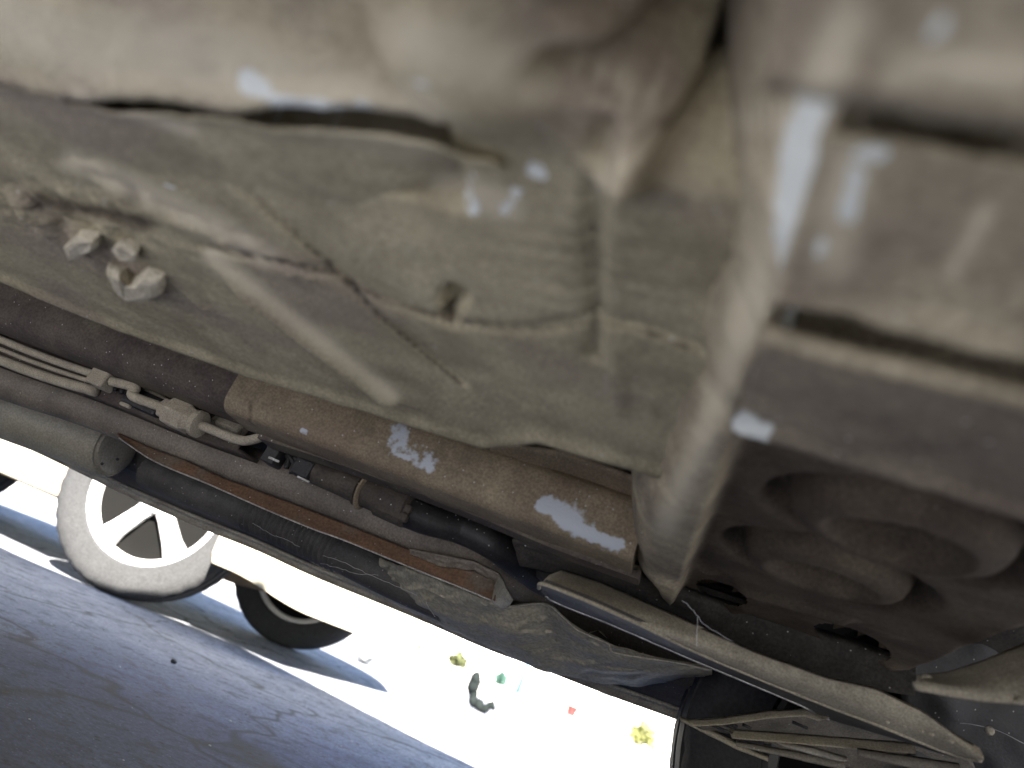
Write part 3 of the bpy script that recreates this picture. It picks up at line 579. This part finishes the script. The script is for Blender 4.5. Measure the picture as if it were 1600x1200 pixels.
for a, b in ((1386, 1128), (1413, 1134), (1440, 1142), (1456, 1147), (1487, 1158)): obj('paint_fleck', *revolve([(0, .0025), (.002, .0015)], P(a, b, z=.400), (0, -.5, -1), 8), M_CLOD, ARM)
# splash guard with drawn-on slots and stiffening bars
GY = 1.2
ga, gb = PL([(1082, 1132), (1180, 1122), (1262, 1112), (1300, 1108), (1400, 1128), (1500, 1160)], Y=1.16), PL([(1140, 1158), (1220, 1186), (1300, 1212), (1380, 1226), (1460, 1230), (1540, 1232)], Y=1.30)
M_GUARD = dusty('grey guard steel', (.27, .245, .195), (.16, .145, .12), 20, rough=.65, bump=.25, fine=380, speck=.06)
GU = fixn(obj('splash_guard', *sheet(ga, gb, 80, 20, (0, .004, .006), disp=lambda u, v: .010*np.sin(v*9+u*3)*.4+.004*fbm(u*12, v*6, 3, 61)), M_GUARD, CAR))
def strap(name, A, B, Y, m, nu=40, dy=.0): return fixn(obj(name, *sheet(PL(A, Y=Y), PL(B, Y=Y-dy), nu, 5, (0, .006, .003), disp=lambda u, v: .003*np.sin(np.pi*v)+.0015*fbm(u*20, v*2, 3, 5)), m, GU))
strap('guard_rim', [(1076, 1128), (1130, 1124), (1200, 1113), (1262, 1110), (1282, 1120), (1300, 1112), (1345, 1104)], [(1080, 1135), (1132, 1133), (1200, 1123), (1256, 1119), (1280, 1127), (1302, 1120), (1345, 1110)], 1.12, M_ARM, dy=.01)
strap('guard_bar', [(1140, 1142), (1240, 1149), (1340, 1157), (1430, 1164)], [(1144, 1154), (1240, 1162), (1340, 1171), (1430, 1178)], 1.13, M_ARM, dy=.015)
for a, b, c, d_ in ((1108, 1131, 1144, 1146), (1130, 1131, 1150, 1139), (1140, 1129, 1152, 1136), (1160, 1132, 1174, 1138), (1238, 1128, 1262, 1138)):
    obj('dark_slot_bar', *tube(PL([(a, b), (c, d_)], Y=1.125), .0022, 6, 1), M_BLACK, GU)  # raised black bars standing in for dark slots in the guard
strap('guard_edge', [(1062, 1122), (1090, 1132), (1124, 1148), (1150, 1163), (1200, 1184)], [(1064, 1127), (1088, 1140), (1120, 1156), (1150, 1171), (1200, 1190)], 1.20, M_ARM)
strap('guard_rib', [(1150, 1160), (1240, 1176), (1320, 1190)], [(1150, 1166), (1240, 1186), (1320, 1204)], 1.15, M_GUARD)
strap('guard_rib', [(1210, 1158), (1270, 1170), (1310, 1182), (1325, 1186)], [(1230, 1168), (1270, 1180), (1310, 1190), (1325, 1190)], 1.12, M_SILLE)
strap('guard_rib', [(1340, 1172), (1420, 1184), (1500, 1196)], [(1340, 1182), (1420, 1200), (1500, 1214)], 1.10, M_GUARD)

# ---- curved bracket at the right and the dark liner behind it
BR = fixn(obj('curved_bracket', *sheet(PL([(1432, 1070), (1480, 1066), (1540, 1046), (1610, 1016), (1700, 960), (1800, 900)], Y=.80), PL([(1432, 1078), (1470, 1086), (1530, 1096), (1610, 1102), (1700, 1104), (1800, 1100)], Y=.74), 60, 14, (0, .006, .01), disp=lambda u, v: .012*np.sin(np.pi*v)), M_ARM, CAR))
obj('bracket_lip', *tube(PL([(1428, 1072), (1480, 1066), (1540, 1046), (1610, 1016), (1700, 960)], Y=.802), .004, 8), M_ARM, BR)
obj('bracket_stud', *revolve([(0, .006), (.006, .006), (.008, .003)], P(1448, 1062, Y=.79), (0, -1, -.3), 8), M_CLOD, BR)
V, F = sheet(PL([(1380, 900), (1500, 900), (1750, 900), (2000, 960)], Y=1.12), PL([(1430, 1250), (1600, 1270), (1800, 1260), (2050, 1260)], Y=1.25), 40, 20, (0, .01, 0), disp=lambda u, v: .03*fbm(u*8, v*6, 3, 71))
LN = fixn(obj('wheel_liner', V, F, M_BLACK, CAR))
obj('liner_clip', *revolve([(0, .006), (.004, .006), (.006, .003)], P(1545, 1141, Y=1.15), (0, -1, -.2), 8), M_CLOD, LN)
obj('cobweb', *tube(PL([(1500, 1130), (1520, 1132), (1560, 1142), (1600, 1162)], Y=1.14), .00035, 5, 4), M_WEB, LN)
# cobwebs hanging between shield and sill
for pts, Y in (([(395, 818), (425, 835), (445, 842), (468, 855)], 1.28), ([(505, 868), (530, 876), (560, 890), (600, 908), (652, 930)], 1.25), ([(500, 880), (530, 888), (560, 897), (590, 898)], 1.25), ([(660, 930), (672, 952), (680, 965)], 1.26), ([(1066, 938), (1085, 955), (1100, 975), (1145, 1002)], .88), ([(1090, 960), (1090, 1010)], .88)):
    pp = smoothpath(PL(pts, Y=Y), 6); pp = [q+RNG.normal(0, .0006, 3) for q in pp]; obj('cobweb', *tube(pp, .00038, 5, 1), M_WEB, CAR)

# ================================================================== wheels and car bodies
def make_wheel(parent, c, yaw, R, Wd, outer, mt, mr, rimf=.68, spokes=5):
    """axle along local y; outer = -1/+1 side that shows its face"""
    e = empty('wheel', c, yaw, parent); rr = R*rimf; h = Wd/2
    seg = 120; prof = []
    for y, r in ((-h*.80, rr), (-h*.98, rr+.012), (-h, rr+.3*(R-rr)), (-h*1.0, rr+.6*(R-rr)), (-h*.93, R-.022), (-h*.80, R-.006), (-h*.62, R), (-h*.60, R-.008), (-h*.52, R-.008), (-h*.50, R+.001), (-h*.1, R+.002), (-h*.08, R-.008), (h*.08, R-.008), (h*.1, R+.002), (h*.50, R+.001), (h*.52, R-.008), (h*.60, R-.008), (h*.62, R), (h*.80, R-.006), (h*.93, R-.022), (h, rr+.6*(R-rr)), (h, rr+.3*(R-rr)), (h*.98, rr+.012), (h*.8, rr)): prof.append((y, r))
    V, F = revolve(prof, (0, 0, 0), (0, 1, 0), seg, cap=False); V = np.array(V).reshape(len(prof), seg, 3)
    for j in (4, 5, 6, 17, 18, 19):                        # tread blocks on the shoulders
        k = (np.arange(seg) % 3 == 0); V[j, k, 0] *= .990; V[j, k, 2] *= .990
    sharp(obj('tyre', V.reshape(-1, 3), F, mt, e), 50)
    V, F = revolve([(-h*.86, rr+.004), (-h*.90, rr-.004), (-h*.84, rr-.018), (-h*.6, rr-.028), (h*.6, rr-.03), (h*.9, rr-.004), (h*.86, rr+.004)], (0, 0, 0), (0, 1, 0), 64, cap=False); sharp(obj('rim', V, F, mr, e))
    yo = outer*h*.72
    for k in range(spokes):
        a = 2*math.pi*k/spokes+.45; V = []
        for r, wd, y, th in ((.03, .060, yo*.80, .03), (rr*.35, .052, yo*.92, .035), (rr*.7, .060, yo*.98, .03), (rr-.012, .082, yo*.92, .04)):
            for s, dy in ((-1, 0), (-.72, outer*.010), (.72, outer*.010), (1, 0), (.9, -outer*th), (-.9, -outer*th)):
                x0, z0 = r, s*wd/2*R/.33; V.append((x0*math.cos(a)-z0*math.sin(a), y+dy, x0*math.sin(a)+z0*math.cos(a)))
        F = grid_faces(4, 6, True)+[tuple(range(6))[::-1], tuple(18+q for q in range(6))]
        sharp(obj('spoke', V, F, mr, e), 25)
    V, F = revolve([(-.02, .07), (.014, .068), (.02, .05), (.022, .03)], (0, yo*.86, 0), (0, outer, 0), 32); sharp(obj('hub_cap', V, F, mr, e))
    V, F = revolve([(-.012, rr*.72), (.012, rr*.72)], (0, yo*.15, 0), (0, 1, 0), 48); sharp(obj('brake_disc', V, F, M_DISC, e))
    V, F = revolve([(-h*.5, rr*.98), (h*.0, rr*.98)], (0, -outer*h*.2, 0), (0, 1, 0), 32); sharp(obj('backing_plate', V, F, M_PIT, e))
    return e
def car_body(parent, P_, paint):
    """body shell from stations along x (forward); front axle at x = 0"""
    xs = np.linspace(P_['rear'], P_['front'], 150); xs = np.unique(np.r_[xs, np.linspace(-.42, .42, 41), np.linspace(P_['wb']-.42, P_['wb']+.42, 41)])
    hw, R = P_['hw'], P_['arch']; rows = []
    f, rr_ = P_['front'], P_['rear']
    for x in xs:
        zl = P_['low']+P_['chin']*S((x-(f-.30))/.30)+.06*S((rr_+.3-x)/.3)
        for ax in (0, P_['wb']):
            if abs(x-ax) < R: zl = max(zl, P_['axz']+math.sqrt(R*R-(x-ax)**2))
        e = max(0, (x-(f-.75))/.75); e2 = max(0, (rr_+.5-x)/.5); W = hw*(1-.30*e**2.6)*(1-.16*e2**3)
        zb = float(np.interp(x, P_['bx'], P_['bz'])); zt = max(float(np.interp(x, P_['tx'], P_['tz'])), zb+.01)
        zb = max(zb, zl+.02); zt = max(zt, zb+.01); g_ = zt-zb
        half = [(W*.955, zl), (W*.99, zl+.04), (W, zl+(zb-zl)*.35), (W*.995, zl+(zb-zl)*.7), (W*.975, zb-.01), (W*.955, zb), (W*(.955-.08*min(1, g_*2)), zb+g_*.5), (W*(.955-.22*min(1, g_*2)), zb+g_*.9), (W*.60, zt+.01), (0, zt+.03)]
        sec = [(x, y, z) for y, z in half]+[(x, -y, z) for y, z in half[::-1][1:]]; rows.append(sec)
    n = len(rows[0]); V = np.array(rows).reshape(-1, 3); F = grid_faces(len(xs), n)
    gl = {5, 6, 11, 12}; body, glass = [], []
    for i in range(len(xs)-1):
        for j in range(n-1):
            fc = F[i*(n-1)+j]; xm = (xs[i]+xs[i+1])/2; pill = any(abs(xm-q) < .05 for q in P_['pillars'])
            (glass if (j in gl and P_['gx'][0] < xm < P_['gx'][1] and not pill) else body).append(fc)
    body += [tuple(range(n))[::-1], tuple((len(xs)-1)*n+k for k in range(n))]
    sharp(obj('body', V, body, paint, parent), 40)
    for side in (0, 1):
        sel = [f_ for f_ in glass if (V[f_[0]][1] > 0) == (side == 0)]
        if sel:
            ids = sorted({i for f_ in sel for i in f_}); mp = {a: k for k, a in enumerate(ids)}
            obj('side_windows', V[ids], [tuple(mp[i] for i in f_) for f_ in sel], M_GLASS, parent)
    return V
# ---- the car over the camera: shell above the underside
AX = .45
SHELL = empty('body_shell', (AX, .58, 0), 0, CAR)
AP = dict(rear=-3.35, front=.90, wb=-2.70, hw=.94, low=.43, chin=-.02, arch=.42, axz=.36, bx=[-3.35, -3.2, -.55, .3, .8, .9], bz=[.75, 1.05, 1.10, 1.03, .90, .68], tx=[-3.35, -3.0, -2.3, -1.75, -1.25, -.45, .9], tz=[.75, .95, 1.10, 1.32, 1.62, 1.05, .66], gx=(-3.0, -.6), pillars=(-1.75, -2.55))
car_body(SHELL, AP, M_APAINT)
for s in (-1, 1):
    rl = [(-2.55, (.63*s), 1.03), (-2.45, (.64*s), 1.10), (-1.9, (.64*s), 1.33), (-1.5, (.63*s), 1.52), (-1.36, (.62*s), 1.56)]
    obj('roof_rail', *tube([np.array(q) for q in rl], .018, 10), M_TRIM, SHELL)
wf = make_wheel(CAR, (AX-.02, 1.36, .355), rad(4), .355, .225, 1, M_TYRE, M_TRIM)
for c, o_ in (((AX, -.21, .355), -1), ((AX-2.7, 1.36, .355), 1), ((AX-2.7, -.21, .355), -1)): make_wheel(CAR, c, 0, .355, .225, o_, M_TYRE, M_ALLOY)
for ch in CAR.children: ch.location = Vector(ch.location)-Vector(ROOT_OFF)
tag(CAR, 'dusty old car seen from beneath, brown underside with chipped white paint and exhaust', 'car')

# ---- white car parked beyond
W1 = np.array([-2.17, 2.95, .43]); BH = rad(-9)
hd = np.array([math.cos(BH), math.sin(BH), 0]); lf = np.array([-math.sin(BH), math.cos(BH), 0])
BC = W1+lf*.64; BC[2] = 0
CB = empty('car', BC, BH)
BP = dict(rear=-3.95, front=.86, wb=-3.15, hw=.80, low=.27, chin=-.04, arch=.455, axz=.43, bx=[-3.3, -3.15, -.6, .2, .75, .86], bz=[.7, .98, 1.02, .98, .82, .66], tx=[-3.3, -3.0, -2.6, -1.35, -.5, .86], tz=[.72, 1.3, 1.52, 1.55, 1.02, .66], gx=(-3.0, -.6), pillars=(-1.7, -2.5))
car_body(CB, BP, M_WPAINT)
obj('underbody', *boxm((-1.75, 0, .33), (3.2, 1.1, .14)), M_UNDER, CB, smooth=False)
STEER = rad(22)
make_wheel(CB, (0, -.64, .43), STEER, .43, .205, -1, M_TYREB, M_ALLOY)
make_wheel(CB, (0, .64, .43), STEER, .43, .205, 1, M_TYREB, M_ALLOY)
make_wheel(CB, (-3.15, -.64, .43), 0, .43, .205, -1, M_TYREB, M_ALLOY)
make_wheel(CB, (-3.15, .64, .43), 0, .43, .205, 1, M_TYRE, M_ALLOY)
for s in (-1, 1):
    obj('headlight', *revolve([(0, .08), (.03, .07), (.05, .03)], (.62, .5*s, .68), (1, .3*s, .1), 20), plain('headlight glass', (.7, .72, .72), .1), CB)
obj('front_arm', *tube([np.array([0, -.5, .28]), np.array([-.02, 0, .24]), np.array([0, .5, .28])], .03, 10), M_UNDER, CB)
tag(CB, 'pale cream car on silver five-spoke wheels parked in the sun with front wheels turned', 'car')

# ================================================================== things lying about
def rock(name, c, size, m, seed, sub=2, flat=.6):
    import bmesh
    bm = bmesh.new(); bmesh.ops.create_icosphere(bm, subdivisions=sub, radius=.5); r = np.random.default_rng(seed)
    pl = r.normal(size=(9, 3)); pl /= np.linalg.norm(pl, axis=1)[:, None]; of = r.uniform(.28, .45, 9)
    for v in bm.verts:
        p = np.array(v.co)
        for n_, o_ in zip(pl, of):
            d = p@n_-o_
            if d > 0: p = p-n_*d*.9
        p += r.normal(0, .012, 3); v.co = p*np.array([size, size*.8, size*flat])
    me = bpy.data.meshes.new(name); bm.to_mesh(me); bm.free(); me.materials.append(m)
    lo = min(v.co.z for v in me.vertices)
    o = bpy.data.objects.new(name, me); sc.collection.objects.link(o); o.location = (c[0], c[1], c[2]-lo-.002); return o
def gz(p): return float(fbm(np.array([p[0]*2.1]), np.array([p[1]*2.1]), 4, 3)[0]*.010)
def on_ground(px, py): p = P(px, py, z=0.0); p[2] = gz(p) if (abs(p[0]) < 4 and p[1] < 6) else 0; return p
M_DARKST = plain('dark stone', (.035, .033, .032), .9); M_PALEST = plain('pale chip', (.62, .62, .60), .7); M_GREYST = plain('grey rubble', (.20, .21, .21), .9); M_SCRAP = plain('dark scrap rubber', (.014, .018, .018), .9, spec=.1)
tag(rock('stone', on_ground(270, 1036), .022, M_DARKST, 1), 'single small black stone on the shaded ground below the parked car', 'stone')
tag(rock('paint_chip', on_ground(359, 1128), .008, M_PALEST, 2, 1), 'pale square chip on shaded ground, farther from the crack', 'chip')
tag(rock('paint_chip', on_ground(328, 1165), .008, M_PALEST, 3, 1), 'pale square chip lying beside the crack in the shaded ground', 'chip')
tag(rock('paint_chip', on_ground(323, 1052), .010, M_PALEST, 5, 1), 'pale chip on shaded ground near the small black stone', 'chip')
for k in range(40):
    px, py = random.uniform(20, 620), random.uniform(960, 1195)
    p = on_ground(px, py)
    if p[1] > 2.6 or p[1] < .3: continue
    o = rock('grit', p, random.uniform(.003, .006)*(1 if p[1] < 1.6 else 1.6), M_PALEST if k % 3 else M_DARKST, 100+k, 1)
    tag(o, 'tiny pale grit grain on the shaded concrete' if k % 3 else 'tiny dark grit grain on the shaded concrete', 'grit', 'pale grit grains on the concrete' if k % 3 else 'dark grit grains on the concrete')
# curved scrap of tyre on the sunlit ground
c = on_ground(748, 1112); arc = [np.array([c[0]+.12*math.cos(a)+.004*math.sin(9*a), c[1]+.03*math.sin(a*2), .16+.12*math.sin(a)+.01*math.cos(7*a)]) for a in np.linspace(rad(140), rad(330), 26)]
V, F = tube(arc, .03, 10, 2, rfun=lambda t: .046-.014*t+.005*math.sin(t*13)+.003*math.sin(t*41)); V = np.array(V); V[:, 2] -= V[:, 2].min()-.001
tag(sharp(obj('rubber_scrap', V, F, M_SCRAP)), 'dark curved scrap of rubber standing alone on the sunlit ground', 'scrap')
tag(rock('rubble', on_ground(566, 1036), .20, M_GREYST, 11), 'grey rubble lump on sunlit ground near the pale cream car', 'rubble')
tag(rock('rubble', on_ground(603, 1024), .10, M_GREYST, 12), 'small grey rubble piece just behind the larger rubble lump', 'rubble')
tw = on_ground(965, 1164); tag(obj('twig', *tube([tw+np.array([-.04, 0, .006]), tw+np.array([0, .01, .01]), tw+np.array([.05, 0, .006])], .005, 8), M_DARKST), 'short dark twig lying on bright sunlit ground by the tyre', 'twig')

# ---- far pavement clutter, about twelve metres off
PZ = .13
def far(px, py, Y): p = P(px, py, Y=Y*1.75); p[2] = PZ; return p
p = far(652, 1004, 13); tag(bevel(obj('crate', *boxm(p+np.array([0, 0, .10]), (.32, .3, .2), .4), plain('brown crate wood', (.08, .055, .03), .9), smooth=False), .01), 'low brown wooden crate on the far pavement', 'crate')
def shrub(px, py, Y, hgt, wid, label, colr, seed):
    p = far(px, py, Y); root = empty('shrub', p); r = np.random.default_rng(seed); V, F = [], []
    for k in range(900):
        d = r.normal(size=3); d /= np.linalg.norm(d); q = d*r.uniform(.3, 1)**.5*np.array([wid/2, wid/2, hgt/2])*(1+.25*math.sin(5*d[0]+3*d[2])); q[2] += hgt*.52
        a = r.normal(size=3)*.03; b = r.normal(size=3)*.03; i = len(V); V += [q-a, q+b, q+a, q-b]; F.append((i, i+1, i+2, i+3))
    cr = obj('crown', V, F, plain('leaf', colr, .8), root, smooth=False)
    obj('stem', *tube([np.array([0, 0, 0]), np.array([.01, 0, hgt*.3]), np.array([0, .01, hgt*.55])], .014, 6), M_UNDER, root)
    return tag(root, label, 'shrub')
shrub(716, 1036, 13, .38, .55, 'olive shrub between the brown crate and blue post', (.07, .08, .03), 1)
shrub(785, 1058, 13.5, .36, .35, 'small teal green shrub next to the blue post', (.04, .10, .08), 2)
p = far(814, 1066, 12.5); PO = empty('post', p)
obj('pole', *revolve([(0, .07), (.9, .065)], (0, 0, 0), (0, 0, 1), 20), plain('blue paint', (.05, .22, .36), .6), PO); obj('base_plate', *revolve([(0, .12), (.02, .12), (.03, .08)], (0, 0, 0), (0, 0, 1), 20), M_TRIM, PO); obj('cap', *revolve([(.9, .075), (.94, .07), (.97, .03)], (0, 0, 0), (0, 0, 1), 20), M_TRIM, PO)
tag(PO, 'blue painted post standing on the far pavement', 'post')
p = far(855, 1090, 12.5); tag(bevel(obj('concrete_block', *boxm(p+np.array([0, 0, .09]), (.34, .24, .18), .2), plain('dark concrete', (.10, .10, .10), .9), smooth=False), .015), 'dark grey concrete block between blue post and red bucket', 'block')
p = far(894, 1108, 12.5); BU = empty('bucket', p)
sharp(obj('pail', *revolve([(0, .11), (.24, .15), (.25, .16), (.26, .155), (.25, .145), (.02, .10)], (0, 0, 0), (0, 0, 1), 24), plain('red plastic', (.45, .03, .03), .5), BU)); obj('handle', *tube([np.array([-.15, 0, .25]), np.array([0, -.06, .19]), np.array([.15, 0, .25])], .006, 6), M_TRIM, BU)
tag(BU, 'red plastic bucket on the far pavement', 'bucket')
p = far(942, 1124, 12); CH = empty('chair', p, .5); mch = plain('grey plastic', (.12, .13, .14), .6)
for sx in (-1, 1):
    for sy in (-1, 1): obj('leg', *tube([np.array([.22*sx, .22*sy, 0]), np.array([.18*sx, .18*sy, .42])], .022, 8), mch, CH)
bevel(obj('seat', *boxm((0, 0, .43), (.44, .44, .04)), mch, CH, smooth=False), .015); bevel(obj('backrest', *boxm((0, .21, .66), (.42, .04, .42)), mch, CH, smooth=False), .015)
tag(CH, 'grey plastic chair on the far pavement beside the shrubs', 'chair')
shrub(1010, 1140, 12, .55, .7, 'yellow green shrub seen just past the front tyre', (.22, .23, .08), 3)
WLL = bevel(obj('wall', *boxm((-20, 26, 1.4), (120, .3, 2.6)), plain('whitewashed wall', (.75, .74, .70), .9), smooth=False), .02); tag(WLL, 'long pale whitewashed wall at the far end of the yard', 'wall')
